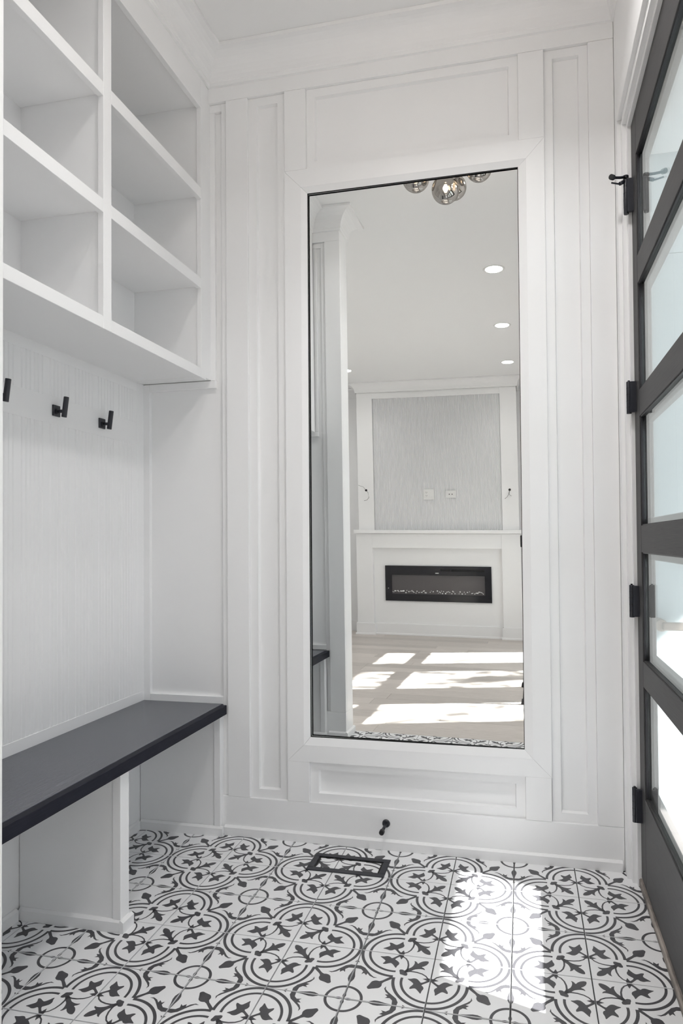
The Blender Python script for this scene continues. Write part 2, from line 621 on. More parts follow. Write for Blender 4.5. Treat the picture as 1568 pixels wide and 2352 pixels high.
# narrow panel beside the cubbies: strips that follow the cabinet and the bench
for nm, x0, x1, z0, z1 in (
    ('panel_moulding', -1.149, -1.124, ZB, ZT),
    ('panel_moulding', -1.199, -1.177, 1.7524, ZT - 0.0303),
    ('panel_moulding', -1.199, -1.1493, ZT - 0.030, ZT),
    ('panel_moulding', -1.462, -1.177, 1.722, 1.752),
    ('panel_moulding', -1.492, -1.4623, 0.49, 1.752),
    ('panel_moulding', -1.462, -1.1493, 0.49, 0.520),
):
    box(nm, x0, x1, YMOLD, YFIELD + 0.004, z0, z1, WHITE, wall_back, bev=0.0015)

# mirror frame boards, mitred, and the sloping lip into the glass
FO = (-0.8825, 0.0795, 0.295, 2.531)
FI = (-0.818, 0.017, 0.357, 2.464)
GL = (-0.7945, -0.0115, 0.3855, 2.4415)
YG = 2.4245


def ring4(o4, i4, yo, yi, yback, name):
    ox0, ox1, oz0, oz1 = o4
    ix0, ix1, iz0, iz1 = i4
    O_ = [(ox0, oz0), (ox1, oz0), (ox1, oz1), (ox0, oz1)]
    I_ = [(ix0, iz0), (ix1, iz0), (ix1, iz1), (ix0, iz1)]
    for k in range(4):
        a, b2 = O_[k], O_[(k + 1) % 4]
        c2, d2 = I_[(k + 1) % 4], I_[k]
        g = 0.0004
        dx, dz = b2[0] - a[0], b2[1] - a[1]
        ln = math.hypot(dx, dz)
        ux, uz = dx / ln * g, dz / ln * g
        P4 = [(a[0] + ux, yo, a[1] + uz), (b2[0] - ux, yo, b2[1] - uz), (c2[0] - ux, yi, c2[1] - uz), (d2[0] + ux, yi, d2[1] + uz)]
        hexa(name, P4 + [(p[0], yback, p[2]) for p in P4], WHITE, wall_back)


ring4(FO, FI, YB, YB, B_Y1, 'mirror_frame_board')
ring4(FI, GL, YB - 0.0005, YG - 0.003, B_Y1, 'mirror_frame_lip')

# base shoe along the wall (chamfered top)


def shoe_x(parent, x0, x1, yface, h=0.036, t=0.012, sgn=-1, name='base_shoe'):
    """runs along X, stands in front of a face at y = yface, sticking out towards sgn*Y"""
    pts = [(yface, 0.0), (yface + sgn * t, 0.0), (yface + sgn * t, h - 0.006), (yface + sgn * (t - 0.008), h), (yface, h)]
    return prism(name, pts, x0, x1, WHITE, parent, 'YZ')


def shoe_y(parent, y0, y1, xface, h=0.036, t=0.012, sgn=1, name='base_shoe'):
    pts = [(xface, 0.0), (xface + sgn * t, 0.0), (xface + sgn * t, h - 0.006), (xface + sgn * (t - 0.008), h), (xface, h)]
    return prism(name, pts, y0, y1, WHITE, parent, 'XZ')


shoe_x(wall_back, -1.136, 0.306, YB)

# ------------------------------------------------------------------ the mirror
mirror = empty('wall_mirror', (-0.403, 2.43, 0.3855), label='tall rectangular mirror set in the white panelled wall', cat='mirror')
x0m, z0m = -0.402, 1.413
NX, NZ = 16, 40
bm = bmesh.new()
grid = []
for iz in range(NZ + 1):
    row = []
    for ix in range(NX + 1):
        X = GL[0] + (GL[1] - GL[0]) * ix / NX
        Z = GL[2] + (GL[3] - GL[2]) * iz / NZ
        Y = YG + 0.0035 - 0.008 * (X - x0m) + 0.004 * (X - x0m) * (Z - z0m)
        row.append(bm.verts.new((X, Y, Z)))
    grid.append(row)
for iz in range(NZ):
    for ix in range(NX):
        bm.faces.new((grid[iz][ix], grid[iz][ix + 1], grid[iz + 1][ix + 1], grid[iz + 1][ix]))
glass = from_bm('glass', bm, MIRROR, mirror, True)
e = 0.0035
for (xa, xb, za, zb) in ((GL[0], GL[0] + e, GL[2], GL[3]), (GL[1] - e * 0.6, GL[1], GL[2], GL[3]), (GL[0], GL[1], GL[3] - e, GL[3]), (GL[0], GL[1], GL[2], GL[2] + e)):
    box('gap_shadow_strip', xa, xb, YG - 0.0028, YG - 0.0012, za, zb, DARK, mirror, bev=0)  # dark strip standing in for the shadow in the gap round the glass

# ------------------------------------------------------------------ left wall: bench alcove with beadboard, cubbies above
wall_left = empty('wall_left', (XALC, 1.8, 0), label='white alcove wall with beadboard behind the bench', kind='structure')
box('backing', XALC - 0.17, XALC - 0.008, 1.03, 2.5, 0.0, ZC, WHITE, wall_left, bev=0)
YA0, YA1 = 1.19, YFIELD


def lboard(name, y0, y1, z0, z1, t=0.010):
    return box(name, XALC - 0.010, XALC + t - 0.010, y0, y1, z0, z1, WHITE, wall_left, bev=0.0009)


# z levels of the framing on the back of the alcove
lboard('top_rail', YA0, 2.3786, 1.716, 1.77)
lboard('hook_rail', 1.3004, 2.3786, 1.505, 1.594)
lboard('bottom_rail', YA0, YA1, 0.484, 0.5298)
lboard('stile', 2.379, YA1, 0.530, 1.77)
lboard('stile', YA0, 1.30, 0.530, 1.7158)
lboard('lower_board', YA0, YA1, 0.0, 0.484, t=0.0098)


def bead_plank(y_hi, z0, z1, n=7, pitch=0.01795):
    """tongue-and-groove plank of reeds, the widest reed first"""
    xf, xg = XALC - 0.0012, XALC - 0.0060
    pts = [(y_hi, xf)]
    y = y_hi
    widths = [pitch * 2] + [pitch] * (n - 2)
    for w in widths:
        y2 = y - w
        pts += [(y2 + 0.0062, xf), (y2 + 0.0016, xg), (y2 + 0.0008, xg), (y2, xf + 0.0002)]
        y = y2
    bm = bmesh.new()
    lo = [bm.verts.new((x, yy, z0)) for yy, x in pts]
    hi = [bm.verts.new((x, yy, z1)) for yy, x in pts]
    for k in range(len(pts) - 1):
        bm.faces.new((lo[k], lo[k + 1], hi[k + 1], hi[k]))
    bl = [bm.verts.new((XALC - 0.009, yy, zz)) for yy, zz in ((pts[0][0], z0), (pts[-1][0], z0), (pts[-1][0], z1), (pts[0][0], z1))]
    bm.faces.new(bl)
    o = from_bm('beadboard_plank', bm, WHITE, wall_left)
    return y


for (z0, z1) in ((1.590, 1.720), (0.526, 1.509)):
    y = 2.383
    while y > 1.30:
        y = bead_plank(y, z0, z1)

# cubby cabinet --------------------------------------------------
cab = empty('cubby_cabinet', (-1.34, 1.8, 1.745), label='white open cubby shelving built in above the bench', cat='cabinet')
XF0, XF1 = XCAB - 0.019, XCAB
YC0, YC1 = 1.1685, 2.384
RAILS = [(1.745, 1.782), (2.087, 2.127), (2.433, 2.475), (2.784, 2.93)]
STILES = [(2.346, 2.384), (1.736, 1.775), (1.1685, 1.348)]
for (ya, yb) in STILES:
    box('stile', XF0, XF1, ya, yb, 1.745, 2.93, WHITE, cab, bev=0.001)
for (za, zb) in RAILS:
    for (ya, yb) in ((1.348, 1.736), (1.775, 2.346)):
        box('rail', XF0, XF1 - 0.0002, ya + 0.0003, yb - 0.0003, za, zb, WHITE, cab, bev=0.001)
# carcass behind the face frame
box('side_panel', XALC, XF0 - 0.0006, 2.353, 2.384, 1.750, 2.93, WHITE, cab, bev=0.0008)
box('side_panel', XALC, XF0 - 0.0006, 1.30, 1.341, 1.750, 2.93, WHITE, cab, bev=0.0008)
box('divider', XALC, XF0 - 0.0006, 1.744, 1.767, 1.764, 2.80, WHITE, cab, bev=0.0008)
box('back_panel', XALC - 0.005, XALC + 0.006, 1.186, 2.384, 1.762, 2.93, WHITE, cab, bev=0)
box('bottom_board', XALC - 0.002, XF0 - 0.0006, 1.20, 2.384, 1.751, 1.781, WHITE, cab, bev=0.0008)
for zt in (2.127, 2.475):
    for (ya, yb) in ((1.341, 1.744), (1.767, 2.353)):
        box('shelf', XALC + 0.006, XF0 - 0.0006, ya + 0.0003, yb - 0.0003, zt - 0.030, zt - 0.001, WHITE, cab, bev=0.0008)
for (ya, yb) in ((1.341, 1.744), (1.767, 2.353)):
    box('top_board', XALC + 0.006, XF0 - 0.0006, ya + 0.0003, yb - 0.0003, 2.796, 2.816, WHITE, cab, bev=0.0008)
box('scribe_strip', XALC, XCAB - 0.0012, 2.3841, YMOLD - 0.0003, 1.753, 2.93, WHITE, cab, bev=0.0008)
box('soffit', XALC - 0.005, XCAB - 0.0005, 1.20, YB - 0.0005, 2.931, ZC - 0.0005, WHITE, cab, bev=0)

# bench --------------------------------------------------
bench = empty('bench', (-1.31, 1.8, 0), label='built-in bench with a black wood seat on white panels', cat='bench')
XBF = -1.126
ZBT, ZBB = 0.493, 0.458
seat = box('seat', XALC + 0.0005, XBF - 0.0255, 1.172, YMOLD - 0.0005, ZBB, ZBT, BENCH_SHEEN, bench, bev=0.0008)
box('front_edge', XBF - 0.0245, XBF, 1.172, 2.407, ZBB, ZBT, BENCH_EDGE, bench, bev=0.0012)


def support(y0, y1, name, ya_vis):
    leg = box(name, XALC + 0.002, -1.146 - 0.026, y0 + 0.006, y1 - 0.006, 0.0, ZBB - 0.0005, WHITE, bench, bev=0.0006)
    return leg


leg = support(1.742, 1.785, 'leg', 0)
box('leg_stile', -1.1715, -1.146, 1.742, 1.785, 0.0, ZBB - 0.0005, WHITE, leg, bev=0.001)
# shoe wrapped round the leg
shoe_x(leg, XALC + 0.008, -1.1464, 1.748, sgn=-1)
shoe_y(leg, 1.736, 1.791, -1.146, sgn=1)
shoe_x(leg, XALC + 0.008, -1.1464, 1.779, sgn=1)
legr = box('side_support', XALC + 0.002, -1.172, 2.396, YFIELD - 0.001, 0.0, ZBB - 0.0005, WHITE, bench, bev=0.0006)
box('leg_stile', -1.1715, -1.146, 2.390, YMOLD - 0.0003, 0.0, ZBB - 0.0005, WHITE, legr, bev=0.001)
shoe_x(legr, XALC + 0.008, -1.134, 2.394, sgn=-1)
legl = box('side_support', XALC + 0.002, -1.172, 1.169, 1.202, 0.0, ZBB - 0.0005, WHITE, bench, bev=0.0006)
box('leg_stile', -1.1715, -1.146, 1.169, 1.208, 0.0, ZBB - 0.0005, WHITE, legl, bev=0.001)
shoe_x(legl, XALC + 0.008, -1.134, 1.204, sgn=1)

shoe_y(bench, 1.222, 1.733, XALC, sgn=1)
shoe_y(bench, 1.794, 2.379, XALC, sgn=1)

# coat hooks --------------------------------------------------
HOOK_LABELS = ['black coat hook on the white rail, nearest the mirror wall', 'black coat hook on the white rail, middle of the three', 'black coat hook at the left picture edge, half hidden']
for k, yy in enumerate((2.150, 1.907, 1.655)):
    h = empty('coat_hook', (XALC, yy, 1.550), label=HOOK_LABELS[k], cat='hook', group='coat hooks on the alcove rail')
    zc_ = 1.550
    box('back_plate', XALC, XALC + 0.006, yy - 0.017, yy + 0.017, zc_ - 0.018, zc_ + 0.018, METAL_BLACK, h, bev=0.0012)
    cyl('neck_collar', (XALC + 0.005, yy, zc_ - 0.002), (XALC + 0.010, yy, zc_ - 0.002), 0.0085, METAL_BLACK, h, seg=16)
    cyl('neck', (XALC + 0.005, yy, zc_ - 0.002), (XALC + 0.034, yy, zc_ - 0.002), 0.0052, METAL_BLACK, h, seg=16)
    cyl('peg', (XALC + 0.032, yy, zc_ - 0.022), (XALC + 0.041, yy, zc_ + 0.044), 0.0082, METAL_BLACK, h, seg=20, bev=0.0012)

# ------------------------------------------------------------------ pier between bench and living room
wall_pier = empty('wall_pier', (-1.2, 1.1, 0), label='white panelled pier ending the bench alcove', kind='structure')
box('core', XL, XPIER - 0.010, YPIER0 + 0.010, YPIER1 - 0.021, 0.0, ZC, WHITE, wall_pier, bev=0)
# face towards the mirror
YP = YPIER1
box('stile', -1.124, XPIER, YP - 0.022, YP, ZB + 0.0004, ZT, WHITE, wall_pier, bev=0.0009)
box('frieze_board', -1.205, XPIER, YP - 0.022, YP, ZT + 0.0004, ZC - 0.001, WHITE, wall_pier, bev=0.0009)
box('bottom_board', -1.148, XPIER, YP - 0.022, YP, 0.0, ZB, WHITE, wall_pier, bev=0.0009)
for x0, x1, z0, z1 in ((-1.149, -1.1243, ZB, ZT), (-1.199, -1.177, 1.7524, ZT - 0.0303), (-1.199, -1.1493, ZT - 0.030, ZT), (-1.462, -1.177, 1.722, 1.752), (-1.462, -1.1493, 0.494, 0.522)):
    box('panel_moulding', x0, x1, YP - 0.021, YP - 0.0105, z0, z1, WHITE, wall_pier, bev=0.0012)
box('soffit_return', XALC, -1.2055, YP - 0.021, YP + 0.022, 2.932, ZC - 0.001, WHITE, wall_pier, bev=0)
# end face towards the door and face towards the living room
box('end_board', XPIER - 0.009, XPIER + 0.0004, YPIER0 + 0.0004, YP - 0.0224, ZB + 0.0004, ZC - 0.001, WHITE, wall_pier, bev=0.0006)
box('end_bottom_board', XPIER - 0.009, XPIER + 0.0004, YPIER0 + 0.0004, YP - 0.0224, 0.0, ZB, WHITE, wall_pier, bev=0.0006)
box('room_face', XL, XPIER, YPIER0, YPIER0 + 0.0098, 0.0, ZC - 0.001, WHITE, wall_pier, bev=0)
shoe_x(wall_pier, -1.134, XPIER - 0.0004, YP, sgn=1)
shoe_y(wall_pier, YPIER0 - 0.012, YP + 0.012, XPIER, sgn=1)
shoe_x(wall_pier, XL, XPIER - 0.0004, YPIER0, sgn=-1)

# ------------------------------------------------------------------ crown moulding (cove) round the room


def crown(name, path, closed=False):
    prof = [(0.0, 2.898), (0.0085, 2.900), (0.0100, 2.914)]
    for k in range(0, 9):
        a = math.pi - (math.pi / 2) * k / 8
        prof.append((0.084 + 0.072 * math.cos(a), 2.916 + 0.078 * math.sin(a)))
    prof += [(0.089, 2.9945), (0.089, ZC - 0.0005)]
    bm = bmesh.new()
    n = len(path)
    rings = []
    for i in range(n):
        p = Vector(path[i])
        prv = Vector(path[i - 1]) if (i > 0 or closed) else None
        nxt = Vector(path[(i + 1) % n]) if (i < n - 1 or closed) else None
        d1 = (p - prv).normalized() if prv is not None else None
        d2 = (nxt - p).normalized() if nxt is not None else None
        n1 = Vector((-d1.y, d1.x)) if d1 is not None else None
        n2 = Vector((-d2.y, d2.x)) if d2 is not None else None
        if n1 is None:
            off = n2
        elif n2 is None:
            off = n1
        else:
            s = n1 + n2
            off = s / (1 + n1.dot(n2))
        rings.append([bm.verts.new((p.x + off.x * d, p.y + off.y * d, z)) for d, z in prof])
    segs = n if closed else n - 1
    for i in range(segs):
        A, B = rings[i], rings[(i + 1) % n]
        for k in range(len(prof) - 1):
            bm.faces.new((A[k], A[k + 1], B[k + 1], B[k]))
    o = from_bm(name, bm, WHITE)
    return o


# anticlockwise, room on the left
t1 = crown('trim_1', [(XDW, -3.25), (XDW, YB), (XCAB, YB), (XCAB, YPIER1), (XPIER, YPIER1), (XPIER, YPIER0), (XL + 0.001, YPIER0), (XL + 0.001, -3.25),
                      (-2.06, -3.25), (-2.06, YF), (-0.16, YF), (-0.16, -3.25)], closed=True)
tag(t1, label='white cove crown moulding under the ceiling', kind='structure')

# ------------------------------------------------------------------ door wall
wall_right = empty('wall_right', (0.4, 0, 0), label='white right-hand wall with the dark glazed door', kind='structure')
WX0, WX1 = 0.345, XR + 0.13
DY0, DY1 = 1.385, 2.352        # door leaf between these
DZ1 = 2.478
box('corner_post', WX0 + 0.002, 0.40, DY1 + 0.003, YFIELD, 0.0, ZC, WHITE, wall_right, bev=0)
box('lintel', WX0 + 0.0105, WX1, 1.27, DY1 + 0.0028, DZ1 + 0.0125, ZC, WHITE, wall_right, bev=0)
# stepped casing, hinge side
box('casing_board', XDW, WX0 + 0.01, 2.362, YB - 0.0003, 0.0, ZC - 0.11, WHITE, wall_right, bev=0.0012)
box('casing_bead', 0.3265, WX0 + 0.01, 2.335, 2.3617, 0.0, DZ1 + 0.030, WHITE, wall_right, bev=0.0012)
box('jamb_edge', 0.3400, WX0 + 0.02, 2.318, 2.3347, 0.0, DZ1 + 0.010, WHITE, wall_right, bev=0.0008)
# head casing
box('head_casing_board', XDW, WX0 + 0.01, 1.27, 2.3617, DZ1 + 0.043, ZC - 0.11, WHITE, wall_right, bev=0.0012)
box('head_casing_bead', 0.3265, WX0 + 0.01, 1.31, 2.3347, DZ1 + 0.012, DZ1 + 0.0425, WHITE, wall_right, bev=0.0012)
box('head_jamb_edge', 0.3400, WX0 + 0.02, 1.33, 2.3177, DZ1 - 0.006, DZ1 + 0.0117, WHITE, wall_right, bev=0.0008)
# near casing
box('casing_board', XDW, WX0 + 0.01, 1.27, DY0 - 0.02, 0.0, DZ1 + 0.0427, WHITE, wall_right, bev=0.0012)
box('upper_wall_board', XDW + 0.002, WX0, 1.27, YB - 0.001, ZC - 0.1095, ZC - 0.0006, WHITE, wall_right, bev=0)
box('jamb', WX0 + 0.02, 0.40, DY1 + 0.001, DY1 + 0.0028, 0, DZ1 + 0.01, WHITE, wall_right, bev=0)
# wall from the door to the fireplace end, with three tall windows
WIN = [(-2.36, -1.68), (-1.36, -0.60), (-0.16, 0.42)]
WZ0, WZ1 = 0.30, 1.86
edges = [-3.4] + [v for w in WIN for v in w] + [1.27]
for k in range(0, len(edges), 2):
    box('wall_section', WX0, WX1, edges[k], edges[k + 1], 0.0, ZC, WHITE, wall_right, bev=0)
for (a, b2) in WIN:
    box('wall_section', WX0, WX1, a, b2, 0.0, WZ0, WHITE, wall_right, bev=0)
    box('wall_section', WX0, WX1, a, b2, WZ1, ZC, WHITE, wall_right, bev=0)
box('near_jamb', WX0 + 0.012, WX1, 1.271, DY0 - 0.003, 0.0, DZ1 + 0.0118, WHITE, wall_right, bev=0)
for k, (a, b2) in enumerate(WIN):
    w = empty('window_%d' % (k + 1), (0.42, (a + b2) / 2, WZ0), label='white framed living room window', kind='structure')
    fx0, fx1 = 0.395, 0.435
    box('frame', fx0, fx1, a, a + 0.03, WZ0, WZ1, WHITE, w)
    box('frame', fx0, fx1, b2 - 0.03, b2, WZ0, WZ1, WHITE, w)
    box('frame', fx0, fx1, a + 0.03, b2 - 0.03, WZ0, WZ0 + 0.03, WHITE, w)
    box('frame', fx0, fx1, a + 0.03, b2 - 0.03, WZ1 - 0.03, WZ1, WHITE, w)
    box('transom', fx0, fx1, a + 0.03, b2 - 0.03, 1.40, 1.52, WHITE, w)
    box('pane', 0.413, 0.417, a + 0.03, b2 - 0.03, WZ0 + 0.03, 1.40, PANE, w, bev=0)
    box('pane', 0.413, 0.417, a + 0.03, b2 - 0.03, 1.52, WZ1 - 0.03, PANE, w, bev=0)
    portal('window_portal', (0.50, (a + b2) / 2, (WZ0 + WZ1) / 2), (WZ1 - WZ0, b2 - a), (0, math.radians(90), 0))
portal('door_portal', (0.485, 1.86, 1.30), (2.1, 0.75), (0, math.radians(90), 0))

# ------------------------------------------------------------------ the glazed door
door = empty('door_1', (0.352, 2.352, 0.03), label='charcoal grained door with five glass panes', kind='structure')
DX0, DX1 = 0.352, 0.392
GX = 0.3645                       # glass plane
SW = 0.118                        # stile width
ZD0 = 0.030
PY0, PY1 = DY0 + SW + 0.006, DY1 - SW
box('stile', DX0, DX1, PY1, DY1, ZD0, DZ1, DOOR_V, door, bev=0.001)
box('stile', DX0, DX1, DY0, PY0, ZD0, DZ1, DOOR_V, door, bev=0.001)
DR = [(ZD0, 0.308), (0.657, 0.736), (1.076, 1.160), (1.503, 1.586), (1.921, 2.009), (2.332, DZ1)]
for k, (za, zb) in enumerate(DR):
    nm = 'kick_panel' if k == 0 else 'rail'
    box(nm, DX0 + 0.0003, DX1, PY0 + 0.0004, PY1 - 0.0004, za, zb, DOOR, door, bev=0.001)
for k in range(5):
    za, zb = DR[k][1], DR[k + 1][0]
    b_ = 0.0
    p = box('pane', GX - 0.002, GX + 0.002, PY0 + 0.001, PY1 - 0.001, za + 0.001, zb - 0.001, PANE, door, bev=0)
    # dark glazing beads on the four sides in front of the glass
    t = 0.0035
    x0_, x1_ = DX0 + 0.004, GX - 0.0025
    box('glazing_bead', x0_, x1_, PY1 - t, PY1 - 0.0002, za, zb, DOOR_EDGE, door, bev=0)
    box('glazing_bead', x0_, x1_, PY0 + 0.0002, PY0 + t, za, zb, DOOR_EDGE, door, bev=0)
    box('glazing_bead', x0_, x1_, PY0 + t, PY1 - t, zb - t, zb - 0.0002, DOOR_EDGE, door, bev=0)
    box('glazing_bead', x0_, x1_, PY0 + t, PY1 - t, za + 0.0002, za + t, DOOR, door, bev=0)
    # outer half of the sash beyond the glass
    ox0, ox1 = GX + 0.006, DX1
    box('outer_bead', ox0, ox1, PY1 - 0.006, PY1 - 0.0003, za + 0.0003, zb - 0.0003, OUTER, door, bev=0.002)
    box('outer_bead', ox0, ox1, PY0 + 0.0003, PY0 + 0.03, za + 0.0003, zb - 0.0003, OUTER, door, bev=0.002)
    box('outer_bead', ox0, ox1, PY0 + 0.0304, PY1 - 0.0064, za + 0.0003, za + 0.022, OUTER, door, bev=0.002)
    box('outer_bead', ox0, ox1, PY0 + 0.0304, PY1 - 0.0064, zb - 0.022, zb - 0.0003, OUTER, door, bev=0.002)
# hinges
for k, (zl, zh) in enumerate(((0.212, 0.322), (0.866, 0.970), (1.523, 1.627), (2.174, 2.287))):
    hy = 2.300
    hg = cyl('hinge', (0.3315, hy, zl), (0.3315, hy, zh), 0.0078, METAL_BLACK, door, seg=18, bev=0.001)
    for q in (0.2, 0.4, 0.6, 0.8):
        zz = zl + (zh - zl) * q
        cyl('knuckle_ring', (0.3315, hy, zz - 0.0006), (0.3315, hy, zz + 0.0006), 0.0081, DARK, hg, seg=18)
    box('hinge_leaf', 0.3335, 0.3525, hy - 0.016, hy - 0.004, zl + 0.003, zh - 0.002, METAL_BLACK, hg, bev=0.0006)
    cyl('pin_tip', (0.3315, hy, zh), (0.3315, hy, zh + 0.004), 0.0035, METAL_BLACK, hg, seg=12)
# hinge-pin door stop on the top hinge
stop = empty('hinge_door_stop', (0.3315, 2.300, 2.287), label='dark hinge-pin door stop on the top hinge', cat='door stop')
cyl('collar', (0.3315, 2.300, 2.2915), (0.3315, 2.300, 2.300), 0.0092, METAL_BLACK, stop, seg=18)
tube('arm', [(0.3295, 2.296, 2.295), (0.312, 2.285, 2.289), (0.298, 2.272, 2.284), (0.287, 2.262, 2.281)], 0.0042, METAL_BLACK, stop, seg=12)
cyl('bumper', (0.290, 2.266, 2.2815), (0.279, 2.254, 2.280), 0.0085, RUBBER, stop, seg=18, bev=0.002)
tube('adjusting_rod', [(0.327, 2.298, 2.282), (0.310, 2.288, 2.270), (0.284, 2.270, 2.268)], 0.0027, METAL_BLACK, stop, seg=10)
cyl('adjusting_nut', (0.326, 2.297, 2.281), (0.311, 2.289, 2.271), 0.0060, METAL_BLACK, stop, seg=8)

# threshold
th = box('trim_2', XDW + 0.030, 0.47, 1.30, 2.39, 0.0005, 0.026, THRESH, None, bev=0.004)
tag(th, label='worn wooden door threshold strip', kind='structure')

# porch wall at right angles outside, with its white door and lever
YW = 2.965
wall_porch = empty('wall_porch', (1.5, YW, 0), label='white porch wall outside the glazed door', kind='structure')
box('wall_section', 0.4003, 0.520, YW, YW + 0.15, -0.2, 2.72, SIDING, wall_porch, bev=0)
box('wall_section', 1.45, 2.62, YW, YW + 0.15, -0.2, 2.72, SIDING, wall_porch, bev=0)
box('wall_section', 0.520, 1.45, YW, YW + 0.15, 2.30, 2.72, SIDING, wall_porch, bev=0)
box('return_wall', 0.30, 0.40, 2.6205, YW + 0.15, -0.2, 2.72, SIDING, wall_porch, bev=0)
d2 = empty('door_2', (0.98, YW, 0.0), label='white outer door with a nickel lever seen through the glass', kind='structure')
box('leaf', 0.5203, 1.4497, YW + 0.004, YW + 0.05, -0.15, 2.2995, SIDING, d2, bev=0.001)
lv = cyl('lever_rose', (0.528, YW + 0.004, 0.770), (0.528, YW - 0.075, 0.770), 0.0245, NICKEL, d2, seg=28, bev=0.003)
box('lever_bar', 0.530, 0.66, YW - 0.092, YW - 0.066, 0.752, 0.784, NICKEL, lv, bev=0.004)
box('bolt_plate', 0.612, 0.67, YW - 0.014, YW + 0.0036, 1.016, 1.044, NICKEL, d2, bev=0.002)

# ------------------------------------------------------------------ door stop on the skirting
ds = empty('skirting_door_stop', (-0.506, YB, 0.09), label='black rod door stop on the skirting below the mirror', cat='door stop')
lathe('rose', [(0.0, 0.006), (0.010, 0.006), (0.0138, 0.004), (0.0145, 0.0)], (-0.506, YB, 0.092), METAL_BLACK, ds, axis='Y-')
cyl('rod', (-0.506, YB - 0.005, 0.092), (-0.506, YB - 0.070, 0.092), 0.0055, METAL_BLACK, ds, seg=18)
cyl('rubber_tip', (-0.506, YB - 0.066, 0.092), (-0.506, YB - 0.084, 0.092), 0.0092, RUBBER, ds, seg=20, bev=0.002)

# ------------------------------------------------------------------ flush floor register
vy0, vy1, vx0, vx1 = 2.203, 2.326, -0.744, -0.472
vent = empty('floor_register', ((vx0 + vx1) / 2, (vy0 + vy1) / 2, 0), label='dark metal floor register with a tile inset before the mirror wall', cat='floor register')
fw, fz = 0.021, 0.0035
for (xa, xb, ya, yb) in ((vx0, vx1, vy0, vy0 + fw), (vx0, vx1, vy1 - fw, vy1), (vx0, vx0 + fw, vy0 + fw, vy1 - fw), (vx1 - fw, vx1, vy0 + fw, vy1 - fw)):
    box('frame_bar', xa, xb, ya, yb, 0.0004, fz, METAL_BLACK, vent, bev=0.0008)
iw = 0.0065
for (xa, xb, ya, yb) in ((vx0 + fw, vx1 - fw, vy0 + fw, vy0 + fw + iw), (vx0 + fw, vx1 - fw, vy1 - fw - iw, vy1 - fw), (vx0 + fw, vx0 + fw + iw, vy0 + fw + iw, vy1 - fw - iw), (vx1 - fw - iw, vx1 - fw, vy0 + fw + iw, vy1 - fw - iw)):
    box('air_slot', xa, xb, ya, yb, 0.0003, 0.0006, DARK, vent, bev=0)

# ------------------------------------------------------------------ living room: fireplace wall
wall_front = box('wall_front', XL - 0.1, XR + 0.14, -3.42, -3.25, 0.0, ZC, WHITE, bev=0)
tag(wall_front, label='white living room wall behind the fireplace', kind='structure')
shoe_x(wall_front, XL, -2.1, -3.25, h=0.13, t=0.014, sgn=1, name='skirting')
shoe_x(wall_front, -0.14, 0.344, -3.25, h=0.13, t=0.014, sgn=1, name='skirting')
fp = empty('fireplace_surround', (-1.11, -3.1, 0), label='white fireplace surround with a mantel shelf and a fluted panel above', cat='fireplace surround')
FXL, FXR = -2.09, -0.155
box('chimney_core', -2.045, -0.165, -3.249, YF - 0.10, 0.0, ZC - 0.001, WHITE, fp, bev=0)
box('lower_pier', FXL, -1.889, YF - 0.13, YF, 0.0, 1.205, WHITE, fp)
box('lower_pier', -0.368, FXR, YF - 0.13, YF, 0.0, 1.205, WHITE, fp)
box('lintel', -1.8888, -0.3682, YF - 0.099, YF, 1.036, 1.205, WHITE, fp)
box('recess_panel', -1.8888, -0.3682, YF - 0.099, YF - 0.060, 0.0, 1.0358, WHITE, fp, bev=0)
box('recess_skirting', -1.8885, -0.3685, YF - 0.0598, YF - 0.044, 0.0, 0.134, WHITE, fp)
shoe_x(fp, -1.8885, -0.3685, YF - 0.044, h=0.022, t=0.008, sgn=1)
for (xa, xb) in ((FXL - 0.014, -1.875), (-0.382, FXR + 0.014)):
    pb = box('pier_skirting', xa, xb, YF - 0.129, YF + 0.015, 0.0, 0.134, WHITE, fp)
    shoe_x(pb, xa - 0.008, xb + 0.008, YF + 0.015, h=0.022, t=0.008, sgn=1)
box('mantel_shelf', -2.108, -0.140, YF - 0.13, YF + 0.045, 1.207, 1.249, WHITE, fp, bev=0.002)
# upper breast: side boards and a recessed fluted field
box('upper_pier', -2.055, -1.862, YF - 0.099, YF - 0.010, 1.2495, ZC - 0.001, WHITE, fp)
box('upper_pier', -0.354, -0.165, YF - 0.099, YF - 0.010, 1.2495, ZC - 0.001, WHITE, fp)
box('upper_frieze', -1.8618, -0.3542, YF - 0.099, YF - 0.010, 2.826, ZC - 0.001, WHITE, fp)
bm = bmesh.new()
nrib = 87
pw = (1.862 - 0.354) / nrib
yb_ = YF - 0.045
pts = []
for k in range(nrib):
    xa = -1.862 + k * pw
    for q in range(7):
        a = math.pi * q / 6
        pts.append((xa + pw * 0.5 - math.cos(a) * pw * 0.36, yb_ + 0.015 * math.sin(a)))
lo = [bm.verts.new((x, y, 1.2495)) for x, y in pts]
hi = [bm.verts.new((x, y, 2.8255)) for x, y in pts]
for k in range(len(pts) - 1):
    bm.faces.new((lo[k], lo[k + 1], hi[k + 1], hi[k]))
fl_ = from_bm('fluted_panel', bm, WHITE, fp)
fl_['kind'] = 'stuff'

